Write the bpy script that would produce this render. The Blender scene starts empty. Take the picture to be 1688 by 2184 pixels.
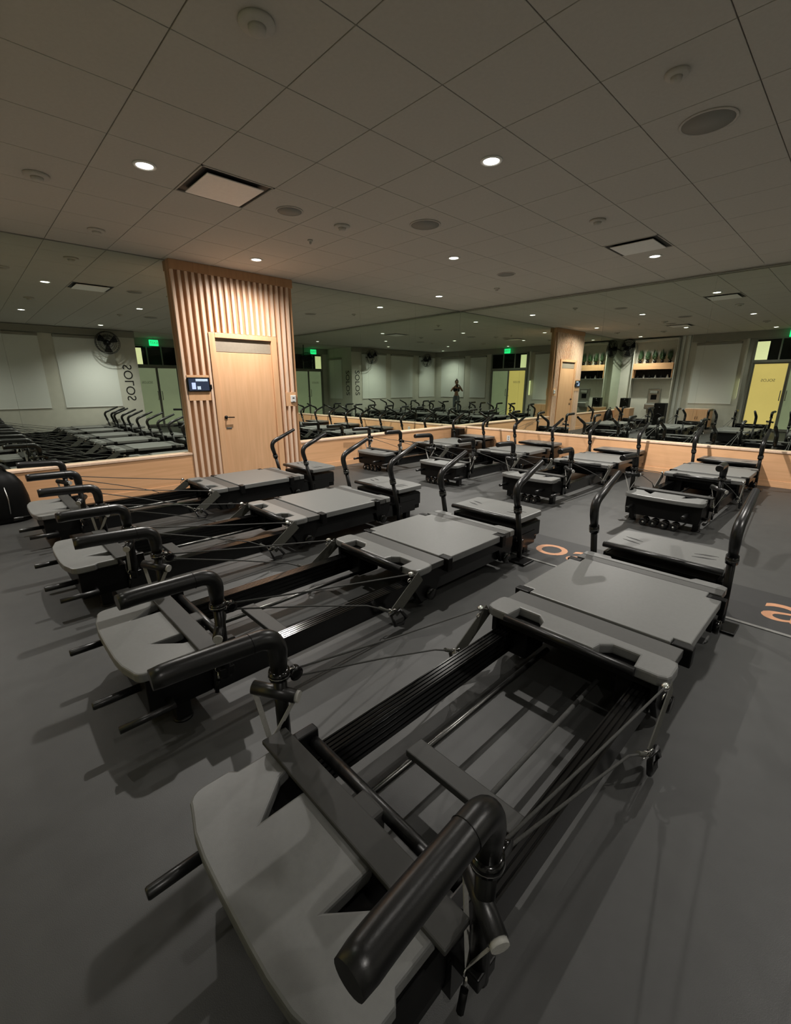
import bpy, bmesh, math, random
from mathutils import Vector, Matrix

random.seed(7)
SC = bpy.context.scene
COL = SC.collection

# ------------------------------------------------------------------ camera, world, exposure
XW, YW = 8.807, 6.981        # mirror faces (right wall x, left wall y)
XB, YB = -1.40, -2.70        # the two walls behind the camera
YD = -4.62                   # door wall of the entry recess
ZC = 3.156
F_PX, PITCH, YAW, ROLL, CAM_H = 939.76, .281342, .806429, -.0028059, 1.52

def setup_camera():
    fw = Vector((math.cos(YAW)*math.cos(PITCH), math.sin(YAW)*math.cos(PITCH), -math.sin(PITCH)))
    rt = Vector((math.sin(YAW), -math.cos(YAW), 0))
    up = rt.cross(fw)
    c, s = math.cos(ROLL), math.sin(ROLL)
    rt, up = c*rt+s*up, -s*rt+c*up
    cam = bpy.data.cameras.new('camera')
    cam.sensor_fit = 'HORIZONTAL'; cam.sensor_width = 36
    cam.lens = F_PX/1688*36
    cam.clip_start = .02
    o = bpy.data.objects.new('camera', cam)
    m = Matrix((rt, up, -fw)).transposed().to_4x4()
    m.translation = Vector((0, 0, CAM_H))
    o.matrix_world = m
    COL.objects.link(o); SC.camera = o
setup_camera()

w = bpy.data.worlds.new('night'); SC.world = w; w.use_nodes = True
w.node_tree.nodes['Background'].inputs[0].default_value = (.55, .65, .8, 1)
w.node_tree.nodes['Background'].inputs[1].default_value = .01
SC.view_settings.view_transform = 'Standard'
SC.view_settings.look = 'None'
SC.view_settings.exposure = 0.0
SC.view_settings.gamma = 1
SC.view_settings.use_curve_mapping = False
SC.cycles.use_denoising = True
SC.cycles.use_adaptive_sampling = True
SC.cycles.adaptive_threshold = .03
SC.cycles.max_bounces = 12
SC.cycles.diffuse_bounces = 3
SC.cycles.glossy_bounces = 7
SC.cycles.sample_clamp_indirect = 4
SC.cycles.blur_glossy = .3
SC.cycles.caustics_reflective = True
LIGHT_W = 322          # watts of every ceiling spot
LIGHT_COL = (1.0, .955, .89)

# ------------------------------------------------------------------ materials
MATS = {}
def mat(name, col, rough=.5, metal=0, var=.08, scale=30, bump=0, bscale=200, spec=.5, emit=None, estr=0, coat=0):
    m = bpy.data.materials.new(name); m.use_nodes = True
    nt = m.node_tree; b = nt.nodes['Principled BSDF']
    b.inputs['Roughness'].default_value = rough
    b.inputs['Metallic'].default_value = metal
    b.inputs['Specular IOR Level'].default_value = spec
    if coat: b.inputs['Coat Weight'].default_value = coat
    tc = nt.nodes.new('ShaderNodeTexCoord')
    n = nt.nodes.new('ShaderNodeTexNoise'); n.inputs['Scale'].default_value = scale
    n.inputs['Detail'].default_value = 4
    nt.links.new(tc.outputs['Object'], n.inputs['Vector'])
    r = nt.nodes.new('ShaderNodeValToRGB')
    r.color_ramp.elements[0].position = .3; r.color_ramp.elements[1].position = .7
    r.color_ramp.elements[0].color = (*[c*(1-var) for c in col], 1)
    r.color_ramp.elements[1].color = (*[min(1, c*(1+var)) for c in col], 1)
    nt.links.new(n.outputs['Fac'], r.inputs[0]); nt.links.new(r.outputs[0], b.inputs['Base Color'])
    if bump:
        n2 = nt.nodes.new('ShaderNodeTexNoise'); n2.inputs['Scale'].default_value = bscale
        nt.links.new(tc.outputs['Object'], n2.inputs['Vector'])
        bp = nt.nodes.new('ShaderNodeBump'); bp.inputs['Strength'].default_value = bump
        bp.inputs['Distance'].default_value = .002
        nt.links.new(n2.outputs['Fac'], bp.inputs['Height']); nt.links.new(bp.outputs[0], b.inputs['Normal'])
    if emit:
        b.inputs['Emission Color'].default_value = (*emit, 1); b.inputs['Emission Strength'].default_value = estr
    MATS[name] = m
    return m

def wood(name, c1, c2, rough=.42, axis=2, stretch=14):
    m = bpy.data.materials.new(name); m.use_nodes = True
    nt = m.node_tree; b = nt.nodes['Principled BSDF']; b.inputs['Roughness'].default_value = rough
    tc = nt.nodes.new('ShaderNodeTexCoord'); mp = nt.nodes.new('ShaderNodeMapping')
    sc = [stretch]*3; sc[axis] = .9
    mp.inputs['Scale'].default_value = sc
    nt.links.new(tc.outputs['Object'], mp.inputs[0])
    n = nt.nodes.new('ShaderNodeTexNoise'); n.inputs['Scale'].default_value = 1.6; n.inputs['Detail'].default_value = 6
    n.inputs['Distortion'].default_value = .6
    nt.links.new(mp.outputs[0], n.inputs['Vector'])
    r = nt.nodes.new('ShaderNodeValToRGB')
    r.color_ramp.elements[0].position = .32; r.color_ramp.elements[1].position = .72
    r.color_ramp.elements[0].color = (*c1, 1); r.color_ramp.elements[1].color = (*c2, 1)
    nt.links.new(n.outputs['Fac'], r.inputs[0]); nt.links.new(r.outputs[0], b.inputs['Base Color'])
    MATS[name] = m
    return m

def mirror_mat():
    m = bpy.data.materials.new('mirror'); m.use_nodes = True
    nt = m.node_tree; b = nt.nodes['Principled BSDF']
    b.inputs['Metallic'].default_value = 1; b.inputs['Roughness'].default_value = 0
    tc = nt.nodes.new('ShaderNodeTexCoord'); n = nt.nodes.new('ShaderNodeTexNoise'); n.inputs['Scale'].default_value = 1
    r = nt.nodes.new('ShaderNodeValToRGB')
    r.color_ramp.elements[0].color = (.735, .80, .72, 1); r.color_ramp.elements[1].color = (.75, .81, .735, 1)
    nt.links.new(tc.outputs['Object'], n.inputs['Vector']); nt.links.new(n.outputs['Fac'], r.inputs[0])
    nt.links.new(r.outputs[0], b.inputs['Base Color'])
    b.inputs['Specular Tint'].default_value = (.78, .84, .77, 1)
    MATS['mirror'] = m
mirror_mat()

mat('floor', (.036, .0365, .035), .5, var=.10, scale=9, bump=.25, bscale=350)
mat('mat_strip', (.010, .010, .010), .6, var=.1, scale=20, bump=.2)
mat('mat_trim', (.16, .16, .15), .5)
mat('orange_print', (.42, .20, .10), .6, var=.05)
mat('tile', (.475, .45, .405), .85, var=.03, scale=40, bump=.15, bscale=120)
mat('grid', (.45, .42, .38), .7)
mat('pad', (.134, .136, .131), .42, spec=.5, var=.04, scale=60, bump=.12, bscale=600)
mat('strip', (.052, .052, .049), .5, var=.05, scale=60)
mat('pad_dark', (.030, .030, .028), .55, spec=.35, var=.05, scale=60)
mat('foam', (.007, .007, .007), .34, var=.12, scale=40, bump=.08, bscale=250)
mat('black_metal', (.004, .004, .004), .3, var=.1, scale=20, spec=.3)
mat('black_gloss', (.003, .003, .003), .16, var=.1, scale=15, spec=.5)
mat('body', (.003, .003, .003), .45, var=.15, scale=20, spec=.2)
mat('chrome', (.75, .74, .72), .16, metal=1, var=.03)
mat('rod', (.12, .12, .115), .3, metal=1, var=.05)
mat('rope', (.045, .045, .042), .8, var=.25, scale=180)
mat('strap', (.055, .055, .045), .7, var=.12, scale=120)
mat('strap_light', (.34, .335, .31), .7, var=.1, scale=120)
mat('white_plastic', (.75, .74, .72), .4, var=.03)
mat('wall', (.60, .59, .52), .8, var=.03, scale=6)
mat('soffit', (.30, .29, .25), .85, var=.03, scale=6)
mat('shade', (.74, .76, .73), .8, var=.02, scale=90, bump=.1)
mat('dark_glass', (.006, .007, .006), .08, var=.2, scale=3)
mat('frame_grey', (.22, .22, .19), .45, var=.05)
mat('glass_yellow', (.55, .45, .18), .35, var=.06, scale=2, emit=(.92, .68, .20), estr=.62)
mat('glass_green', (.40, .45, .26), .35, var=.06, scale=2, emit=(.50, .56, .36), estr=.28)
mat('lit_pane', (.6, .6, .4), .35, emit=(.85, .85, .45), estr=.9)
mat('exit_green', (.02, .3, .12), .4, emit=(.02, 1.0, .30), estr=1.4)
mat('lamp', (1, 1, 1), .4, emit=(1.0, .95, .86), estr=14)
mat('lamp_trim', (.75, .74, .70), .4, var=.02)
mat('grille', (.23, .22, .20), .7, var=.05, scale=300)
mat('vent_black', (.008, .008, .008), .6)
mat('screen', (.01, .012, .02), .15, emit=(.05, .07, .12), estr=.5)
mat('screen_lit', (.3, .4, .6), .3, emit=(.45, .5, .85), estr=.9)
mat('screen_pale', (.4, .5, .6), .3, emit=(.35, .42, .50), estr=.8)
mat('ink', (.012, .012, .012), .6)
mat('leaf', (.030, .060, .022), .5, var=.4, scale=40)
mat('steel', (.45, .45, .43), .35, metal=1, var=.05)
mat('skin', (.42, .24, .16), .5, var=.05)
mat('hair', (.10, .06, .035), .6, var=.2)
mat('top_black', (.02, .02, .02), .8)
mat('leggings', (.16, .19, .22), .8, var=.06)
mat('transom_panel', (.30, .25, .19), .6, var=.05)
wood('maple', (.67, .385, .205), (.77, .46, .26))
wood('maple_x', (.70, .39, .20), (.80, .46, .25), axis=0)
wood('maple_y', (.70, .39, .20), (.80, .46, .25), axis=1)
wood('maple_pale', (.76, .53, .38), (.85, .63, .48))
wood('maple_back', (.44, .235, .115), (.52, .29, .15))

# ------------------------------------------------------------------ mesh helpers
class MB:
    """collects shapes into one mesh"""
    def __init__(s): s.bm = bmesh.new()
    def box(s, x0, x1, y0, y1, z0, z1, bev=0, seg=2):
        b = bmesh.new()
        bmesh.ops.create_cube(b, size=1)
        bmesh.ops.scale(b, vec=(abs(x1-x0), abs(y1-y0), abs(z1-z0)), verts=b.verts)
        if bev: bmesh.ops.bevel(b, geom=b.edges[:], offset=bev, segments=seg, profile=.5, affect='EDGES')
        bmesh.ops.translate(b, vec=((x0+x1)/2, (y0+y1)/2, (z0+z1)/2), verts=b.verts)
        s._add(b); return s
    def _add(s, b, M=None):
        if M is not None: bmesh.ops.transform(b, matrix=M, verts=b.verts)
        me = bpy.data.meshes.new('t'); b.to_mesh(me); b.free()
        s.bm.from_mesh(me); bpy.data.meshes.remove(me)
    def bar(s, p, q, wdt, hgt, up=(0, 0, 1), bev=0):
        p, q = Vector(p), Vector(q); d = (q-p); L = d.length; d.normalize()
        side = Vector(up).cross(d).normalized(); u = d.cross(side)
        b = bmesh.new(); bmesh.ops.create_cube(b, size=1)
        bmesh.ops.scale(b, vec=(L, wdt, hgt), verts=b.verts)
        if bev: bmesh.ops.bevel(b, geom=b.edges[:], offset=bev, segments=2, profile=.5, affect='EDGES')
        M = Matrix((d, side, u)).transposed().to_4x4(); M.translation = (p+q)/2
        s._add(b, M); return s
    def tube(s, pts, r, n=12, caps=True, closed=False):
        pts = [Vector(p) for p in pts]; N = len(pts)
        rs = r if isinstance(r, (list, tuple)) else [r]*N
        tang = []
        for i in range(N):
            if closed: t = pts[(i+1) % N]-pts[i-1]
            elif i == 0: t = pts[1]-pts[0]
            elif i == N-1: t = pts[-1]-pts[-2]
            else: t = (pts[i+1]-pts[i]).normalized()+(pts[i]-pts[i-1]).normalized()
            tang.append(t.normalized())
        ref = Vector((0, 0, 1)) if abs(tang[0].z) < .9 else Vector((1, 0, 0))
        nrm = (ref-tang[0]*ref.dot(tang[0])).normalized()
        rings = []
        for i in range(N):
            nrm = (nrm-tang[i]*nrm.dot(tang[i])).normalized()
            bn = tang[i].cross(nrm)
            rings.append([s.bm.verts.new(pts[i]+(nrm*math.cos(2*math.pi*k/n)+bn*math.sin(2*math.pi*k/n))*rs[i]) for k in range(n)])
        M = N if closed else N-1
        for i in range(M):
            a, b = rings[i], rings[(i+1) % N]
            for k in range(n):
                f = s.bm.faces.new((a[k], a[(k+1) % n], b[(k+1) % n], b[k])); f.smooth = True
        if caps and not closed:
            s.bm.faces.new(rings[0][::-1]); s.bm.faces.new(rings[-1])
        return s
    def cyl(s, p, q, r, n=16): return s.tube([p, q], r, n)
    def prism(s, poly, z0, z1, bev=0, axis='z'):
        b = bmesh.new()
        vs = [b.verts.new((x, y, z0)) for x, y in poly]
        f = b.faces.new(vs)
        ret = bmesh.ops.extrude_face_region(b, geom=[f])
        bmesh.ops.translate(b, vec=(0, 0, z1-z0), verts=[v for v in ret['geom'] if isinstance(v, bmesh.types.BMVert)])
        bmesh.ops.recalc_face_normals(b, faces=b.faces)
        if bev:
            es = [e for e in b.edges if abs(e.verts[0].co.z-e.verts[1].co.z) < 1e-6]
            bmesh.ops.bevel(b, geom=es, offset=bev, segments=2, profile=.5, affect='EDGES')
        M = None
        if axis == 'x':   # poly given as (y,z), extruded along x
            M = Matrix(((0, 0, 1, 0), (1, 0, 0, 0), (0, 1, 0, 0), (0, 0, 0, 1)))
        elif axis == 'y':  # poly given as (x,z), extruded along y
            M = Matrix(((1, 0, 0, 0), (0, 0, 1, 0), (0, 1, 0, 0), (0, 0, 0, 1)))
        s._add(b, M); return s
    def lathe(s, prof, c=(0, 0, 0), n=24, axis='z'):
        c = Vector(c); rings = []
        for r, h in prof:
            ring = []
            for k in range(n):
                a = 2*math.pi*k/n; u, v = r*math.cos(a), r*math.sin(a)
                p = {'z': (u, v, h), 'x': (h, u, v), 'y': (v, h, u)}[axis]
                ring.append(s.bm.verts.new(c+Vector(p)))
            rings.append(ring)
        for a, b in zip(rings, rings[1:]):
            for k in range(n):
                f = s.bm.faces.new((a[k], a[(k+1) % n], b[(k+1) % n], b[k])); f.smooth = True
        if prof[0][0] > 1e-5: s.bm.faces.new(rings[0][::-1])
        if prof[-1][0] > 1e-5: s.bm.faces.new(rings[-1])
        return s
    def torus(s, c, R, r, nrm=(0, 0, 1), n=20, m=8, sx=1, sy=1):
        nrm = Vector(nrm).normalized()
        a = nrm.orthogonal().normalized(); b = nrm.cross(a)
        return s.tube([Vector(c)+a*math.cos(2*math.pi*i/n)*R*sx+b*math.sin(2*math.pi*i/n)*R*sy for i in range(n)], r, m, closed=True)
    def build(s, name, material, parent=None, smooth=False):
        bmesh.ops.recalc_face_normals(s.bm, faces=s.bm.faces)
        me = bpy.data.meshes.new(name); s.bm.to_mesh(me); s.bm.free()
        if smooth:
            for p in me.polygons: p.use_smooth = True
        me.materials.append(MATS[material])
        o = bpy.data.objects.new(name, me); COL.objects.link(o)
        if parent is not None: o.parent = parent
        return o

def tag(o, label=None, cat=None, group=None, kind=None):
    if label: o['label'] = label
    if cat: o['category'] = cat
    if group: o['group'] = group
    if kind: o['kind'] = kind
    return o
def empty(name, loc=(0, 0, 0), rz=0):
    o = bpy.data.objects.new(name, None); COL.objects.link(o)
    o.location = loc; o.rotation_euler = (0, 0, rz); o.empty_display_size = .1
    return o
def copy_tree(o, parent=None):
    c = o.copy(); COL.objects.link(c)
    if parent is not None: c.parent = parent
    for ch in list(o.children): copy_tree(ch, c)
    return c
def arc(c, r, a0, a1, n, u=(1, 0, 0), v=(0, 0, 1)):
    c, u, v = Vector(c), Vector(u), Vector(v)
    return [c+u*r*math.cos(a0+(a1-a0)*i/n)+v*r*math.sin(a0+(a1-a0)*i/n) for i in range(n+1)]
def smooth_path(pts, n=8, rad=.06):
    """polyline with rounded corners"""
    pts = [Vector(p) for p in pts]; out = [pts[0]]
    for a, b, c in zip(pts, pts[1:], pts[2:]):
        r = min(rad, (b-a).length*.49, (c-b).length*.49)
        p, q = b+(a-b).normalized()*r, b+(c-b).normalized()*r
        for i in range(n+1):
            t = i/n; out.append(p*(1-t)**2+b*2*t*(1-t)+q*t*t)
    out.append(pts[-1]); return out
def rrect(x0, x1, y0, y1, r, n=4):
    out = []
    for cx, cy, a in ((x1-r, y1-r, 0), (x0+r, y1-r, 90), (x0+r, y0+r, 180), (x1-r, y0+r, 270)):
        for i in range(n+1):
            t = math.radians(a+90*i/n); out.append((cx+r*math.cos(t), cy+r*math.sin(t)))
    return out
def text_mesh(name, body, size, material, parent, M, extrude=.002, width=1.0):
    cu = bpy.data.curves.new(name, 'FONT'); cu.body = body; cu.size = size; cu.extrude = extrude
    cu.align_x = 'CENTER'; cu.align_y = 'CENTER'; cu.resolution_u = 4
    t = bpy.data.objects.new('tmp', cu); COL.objects.link(t)
    bpy.context.view_layer.update()
    me = bpy.data.meshes.new_from_object(t.evaluated_get(bpy.context.evaluated_depsgraph_get()))
    bpy.data.objects.remove(t); bpy.data.curves.remove(cu)
    me.transform(M @ Matrix.Diagonal((width, 1, 1, 1)))
    me.materials.clear(); me.materials.append(MATS[material]); me.name = name
    o = bpy.data.objects.new(name, me); COL.objects.link(o)
    if parent is not None: o.parent = parent
    return o
def axes(xa, ya, org):
    xa, ya = Vector(xa), Vector(ya); za = xa.cross(ya)
    M = Matrix((xa, ya, za)).transposed().to_4x4(); M.translation = Vector(org); return M

# ------------------------------------------------------------------ setting
def struct(o): o['kind'] = 'structure'; return o

fl = struct(MB().box(XB-.1, XW+.1, YD-.1, YW+.1, -.08, 0).build('floor', 'floor'))
ceil = struct(MB().box(XB-.1, XW+.1, YD-.1, YW+.1, ZC+.012, ZC+.10).build('ceiling', 'grid'))
P = .63
TX0, TY0 = 2.33-6*P, 1.405-7*P        # joints
VENTS = [(2.33-.5*P, 1.405+4.5*P), (2.33+6.5*P, 1.405+1.5*P)]
tile_me = None
for i in range(0, 17):
    for j in range(0, 17):
        x, y = TX0+(i+.5)*P, TY0+(j+.5)*P
        if x < XB+P*.2 or x > XW-P*.1 or y < YB+.05 or y > YW-P*.1: continue
        if any(abs(x-a) < .1 and abs(y-b) < .1 for a, b in VENTS): continue
        if tile_me is None:
            t = MB().box(-P/2+.003, P/2-.003, -P/2+.003, P/2-.003, 0, .012, .0015, 1).build('ceiling_tile', 'tile', ceil)
            tile_me = t.data
        else:
            t = bpy.data.objects.new('ceiling_tile', tile_me); COL.objects.link(t); t.parent = ceil
        t.location = (x, y, ZC)
# entry recess ceiling
MB().box(4.4, XW, YD, YB+.05, ZC, ZC+.012).build('recess_ceiling_panel', 'tile', ceil)

# left wall with mirror panels
wl = struct(MB().box(XB-.1, XW+.1, YW+.008, YW+.12, 0, ZC+.01).build('wall_left', 'wall'))
wr = struct(MB().box(XW+.008, XW+.12, YD-.1, YW+.1, 0, ZC+.01).build('wall_right', 'wall'))
LEDGE_Z, LEDGE_D = .545, .09
COLX0, COLX1, COL_D = 2.375, 4.265, .115
def mirrors_x(a, b, n):
    for k in range(n):
        x0, x1 = a+(b-a)*k/n, a+(b-a)*(k+1)/n
        MB().box(x0+.0008, x1-.0008, YW, YW+.006, LEDGE_Z, ZC-.012).build('mirror_panel', 'mirror', wl)
def mirrors_y(a, b, n):
    for k in range(n):
        y0, y1 = a+(b-a)*k/n, a+(b-a)*(k+1)/n
        MB().box(XW, XW+.006, y0+.0008, y1-.0008, LEDGE_Z, ZC-.012).build('mirror_panel', 'mirror', wr)
mirrors_x(XB+.002, COLX0, 2); mirrors_x(COLX1, XW-.001, 3)
mirrors_y(YB-.3, YW-.001, 6)
def trim_strip(name, m, parent, *b):
    return MB().box(*b, .0).build(name, m, parent)
# thin dark trim at mirror head
MB().box(XB, XW, YW-.004, YW+.006, ZC-.012, ZC).build('mirror_head_trim', 'frame_grey', wl)
MB().box(XW-.004, XW+.006, YD, YW, ZC-.012, ZC).build('mirror_head_trim', 'frame_grey', wr)

# low wooden ledge in front of the mirrors
def ledge_x(n, a, b):
    o = struct(MB().box(a, b, YW-LEDGE_D, YW+.006, .10, LEDGE_Z-.03).build('trim_%d' % n, 'maple_x'))
    MB().box(a, b, YW-LEDGE_D-.012, YW-.0005, LEDGE_Z-.03, LEDGE_Z, .003).build('ledge_cap', 'maple_pale', o)
    MB().box(a, b, YW-LEDGE_D-.010, YW, 0, .098, .003).build('base_board', 'maple_x', o)
def ledge_y(n, a, b):
    o = struct(MB().box(XW-LEDGE_D, XW+.006, a, b, .10, LEDGE_Z-.03).build('trim_%d' % n, 'maple_y'))
    MB().box(XW-LEDGE_D-.012, XW-.0005, a, b, LEDGE_Z-.03, LEDGE_Z, .003).build('ledge_cap', 'maple_pale', o)
    MB().box(XW-LEDGE_D-.010, XW, a, b, 0, .098, .003).build('base_board', 'maple_y', o)
ledge_x(1, XB, COLX0-.001); ledge_x(2, COLX1+.001, XW-LEDGE_D-.001)
ledge_y(3, YB-.3, YW)

# wooden column with slats and door
def column():
    yf = YW-COL_D                  # face of the slats
    yb = yf+.045                   # backing face
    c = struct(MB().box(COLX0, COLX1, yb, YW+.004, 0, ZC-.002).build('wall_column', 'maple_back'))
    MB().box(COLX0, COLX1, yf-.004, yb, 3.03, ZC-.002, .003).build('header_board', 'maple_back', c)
    dx0, dx1, dz = 2.80, 3.90, 2.265
    sp = .0925; n = int((COLX1-COLX0)/sp)
    tab = (2.42, 2.735, 1.30, 1.66)
    thr = (4.03, 4.20, 1.17, 1.40)
    for i in range(n+1):
        x = COLX0+.03+i*sp
        if x > COLX1-.02: break
        segs = [(.0, 3.03)]
        if dx0-.02 < x < dx1+.02: segs = [(dz+.004, 3.03)]
        elif tab[0] < x < tab[1]: segs = [(.0, tab[2]), (tab[3], 3.03)]
        elif thr[0] < x < thr[1]: segs = [(.0, thr[2]), (thr[3], 3.03)]
        for a, b in segs:
            MB().box(x-.020, x+.020, yf, yb, a, b, .003).build('slat', 'maple_pale', c)  # same maple as the door; light from above put into the paler colour
    for b in (tab, thr):
        MB().box(b[0]-.01, b[1]+.01, yf, yb, b[2], b[3], .003).build('mounting_panel', 'maple', c)
    # door
    d = struct(MB().box(2.895, 3.80, yf+.012, yb, .01, 1.995, .003).build('door_1', 'maple'))
    MB().box(2.895, 3.80, yf+.022, yb, 2.003, 2.19, .002).build('transom_panel', 'transom_panel', d)
    for x0, x1, z0, z1 in ((dx0, 2.89, 0, 2.262), (3.805, dx1, 0, 2.262)):
        MB().box(x0, x1, yf-.018, yb, z0, z1, .004).build('door_frame', 'maple', d)
    MB().box(2.892, 3.803, yf-.018, yb, 2.195, 2.262, .004).build('door_frame', 'maple', d)
    m = MB(); m.lathe([(.026, 0), (.026, -.012), (.010, -.014), (.010, -.045)], (2.945, yf+.012, 1.04), 16, 'y')
    m.tube(smooth_path([(2.945, yf-.033, 1.04), (2.96, yf-.036, 1.04), (3.06, yf-.034, 1.035)], 4, .01), .009, 8)
    m.build('lever_handle', 'black_metal', d)
    m = MB(); m.box(2.93, 3.02, yf+.006, yf+.013, .86, .885, .002); m.build('lock_plate', 'steel', d)
    # tablet
    t = empty('wall_tablet', (2.58, yf, 1.43))
    tag(t, 'black wall-mounted tablet with lit screen beside the wooden door', 'tablet')
    MB().box(-.16, .16, -.022, -.001, 0, .20, .006).build('body', 'black_gloss', t)
    MB().box(-.145, .145, -.0235, -.022, .015, .185).build('display', 'screen', t)
    MB().box(-.105, -.05, -.0245, -.0235, .035, .125).build('display_tile', 'screen_lit', t)
    MB().box(-.045, .13, -.0245, -.0235, .145, .178).build('display_tile', 'screen_pale', t)
    MB().box(-.03, .02, -.0245, -.0235, .03, .075).build('display_tile', 'screen_pale', t)
    MB().box(.145, .19, -.018, -.001, .03, .10, .008).build('cable_clip', 'black_metal', t)
    th = empty('thermostat', (4.145, yf, 1.235))
    tag(th, 'small white wall thermostat right of the wooden door', 'thermostat')
    MB().box(-.05, .05, -.022, -.001, 0, .115, .008).build('housing', 'white_plastic', th)
    MB().box(-.02, .02, -.0235, -.022, .06, .078).build('display', 'ink', th)
    MB().box(-.02, .02, -.026, -.022, -.002, .012, .002).build('vent_slot', 'ink', th)
column()

# back walls (seen in the mirrors)
wb = struct(MB().box(XB-.12, 4.4, YB-.12, YB, 0, ZC+.01).build('wall_back', 'wall'))
ws = struct(MB().box(4.28, 4.4, YD-.1, YB-.121, 0, ZC+.01).build('wall_recess', 'wall'))
wd = struct(MB().box(4.401, XW, YD-.12, YD, 0, ZC+.01).build('wall_entry', 'wall'))
we = struct(MB().box(XB-.12, XB, YB-.12, YW+.1, 0, ZC+.01).build('wall_side', 'wall'))
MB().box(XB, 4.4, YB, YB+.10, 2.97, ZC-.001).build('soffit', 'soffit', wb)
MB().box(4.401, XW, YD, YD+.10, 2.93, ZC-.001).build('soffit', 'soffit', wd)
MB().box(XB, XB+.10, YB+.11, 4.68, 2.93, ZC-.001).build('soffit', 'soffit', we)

def window(n, wall, a, b, z0=.90, z1=2.93):
    """roller shade hanging in a shallow window frame; wall 'y' = back wall, 'x' = side wall, 's' = recess wall"""
    o = empty('window_%d' % n); struct(o)
    def bx(u0, u1, d0, d1, z_0, z_1, name, m, bev=0):
        if wall == 'y': return MB().box(u0, u1, YB+d0, YB+d1, z_0, z_1, bev).build(name, m, o)
        if wall == 's': return MB().box(4.4+d0, 4.4+d1, u0, u1, z_0, z_1, bev).build(name, m, o)
        return MB().box(XB+d0, XB+d1, u0, u1, z_0, z_1, bev).build(name, m, o)
    bx(a, b, .012, .018, z0, z1-.05, 'roller_shade', 'shade')
    bx(a, b, .008, .024, z0-.022, z0, 'bottom_bar', 'white_plastic', .003)
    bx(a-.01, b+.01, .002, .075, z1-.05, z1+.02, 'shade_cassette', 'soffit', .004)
    bx(a-.03, b+.03, .001, .006, z0-.06, z1, 'window_frame', 'wall')
window(1, 'y', .40, 1.93); window(2, 'y', 2.28, 3.78); window(3, 'y', -1.30, -.10)
window(4, 'x', -2.25, -.72, .9, 2.85); window(5, 'x', -.32, .62, .9, 2.85); window(6, 'x', 3.25, 4.52, .87, 2.85)
window(7, 's', -4.40, -3.42, .9, 2.7)

# vertical lettering on the pillar
def wall_letters():
    o = text_mesh('wall_lettering', 'SOLOS', .37, 'ink', None, axes((0, 0, -1), (-1, 0, 0), (4.09, YB+.003, 1.60)), .002)
    tag(o, 'black vertical SOLOS lettering on the pillar beside the fan, seen mirrored', 'lettering')
    o = text_mesh('wall_lettering', 'SOLOS', .37, 'ink', None, axes((0, 0, -1), (0, 1, 0), (4.403, -3.02, 1.60)), .002)
    tag(o, 'black vertical SOLOS lettering on the recess wall round the corner from the pillar', 'lettering')
wall_letters()

def glazed_door(n, wall, c, half, tint1, tint2, lit):
    """double door with frosted leaves and transom; c = position of the meeting stile along the wall"""
    o = empty('door_%d' % n); struct(o)
    sgn = 1
    def bx(u0, u1, d0, d1, z_0, z_1, name, m, bev=0, par=None):
        if wall == 'y': b = MB().box(c+u0, c+u1, YD+d0, YD+d1, z_0, z_1, bev)
        else: b = MB().box(XB+d0, XB+d1, c+u0, c+u1, z_0, z_1, bev)
        return b.build(name, m, par or o)
    for s, m in ((-1, tint1), (1, tint2)):
        u0, u1 = (-half+.04, -.04) if s < 0 else (.04, half-.04)
        p = bx(u0, u1, .018, .030, .10, 2.13, 'door_leaf_glass', m)
        bx(u0-.035, u0, .01, .05, .02, 2.17, 'door_stile', 'frame_grey', .003)
        bx(u1, u1+.035, .01, .05, .02, 2.17, 'door_stile', 'frame_grey', .003)
        bx(u0, u1, .01, .05, .02, .10, 'door_rail', 'frame_grey', .003)
        bx(u0, u1, .01, .05, 2.13, 2.17, 'door_rail', 'frame_grey', .003)
        # pull handle
        h = MB(); hx = -.075*s*-1
        pts = [(hx, .05, 1.0), (hx, .10, 1.0), (hx, .10, 1.30), (hx, .05, 1.30)]
        if wall == 'y': pts = [(c+a, YD+b, z) for a, b, z in pts]
        else: pts = [(XB+b, c+a, z) for a, b, z in pts]
        h.tube(smooth_path(pts, 4, .03), .014, 8).build('pull_handle', 'steel', o)
    bx(-half-.06, -half, .0, .08, 0, 2.95, 'door_frame', 'frame_grey', .004)
    bx(half, half+.06, .0, .08, 0, 2.95, 'door_frame', 'frame_grey', .004)
    bx(-half, half, .0, .08, 2.17, 2.25, 'door_frame', 'frame_grey', .004)
    bx(-half, half, .0, .08, 2.88, 2.95, 'door_frame', 'frame_grey', .004)
    lo = -half if lit < 0 else half-.32
    bx(-half, half, .015, .025, 2.25, 2.88, 'transom_glass', 'dark_glass')
    bx(lo, lo+.32, .026, .032, 2.26, 2.82, 'lit_transom_pane', 'lit_pane')
    for a in (-half/3, half/3):
        bx(a-.02, a+.02, .01, .06, 2.25, 2.88, 'transom_bar', 'frame_grey', .003)
    u = -half*.5 if wall == 'y' else half*.5
    if wall == 'y': M = axes((-1, 0, 0), (0, 0, 1), (c+u, YD+.032, 1.62))
    else: M = axes((0, 1, 0), (0, 0, 1), (XB+.032, c+u, 1.62))
    text_mesh('glass_lettering', 'SOLOS', .12, 'frame_grey', o, M, .001)
    return o
glazed_door(2, 'y', 5.5, .74, 'glass_green', 'glass_green', -1)
glazed_door(3, 'x', 1.92, .92, 'glass_green', 'glass_yellow', 1)

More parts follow.
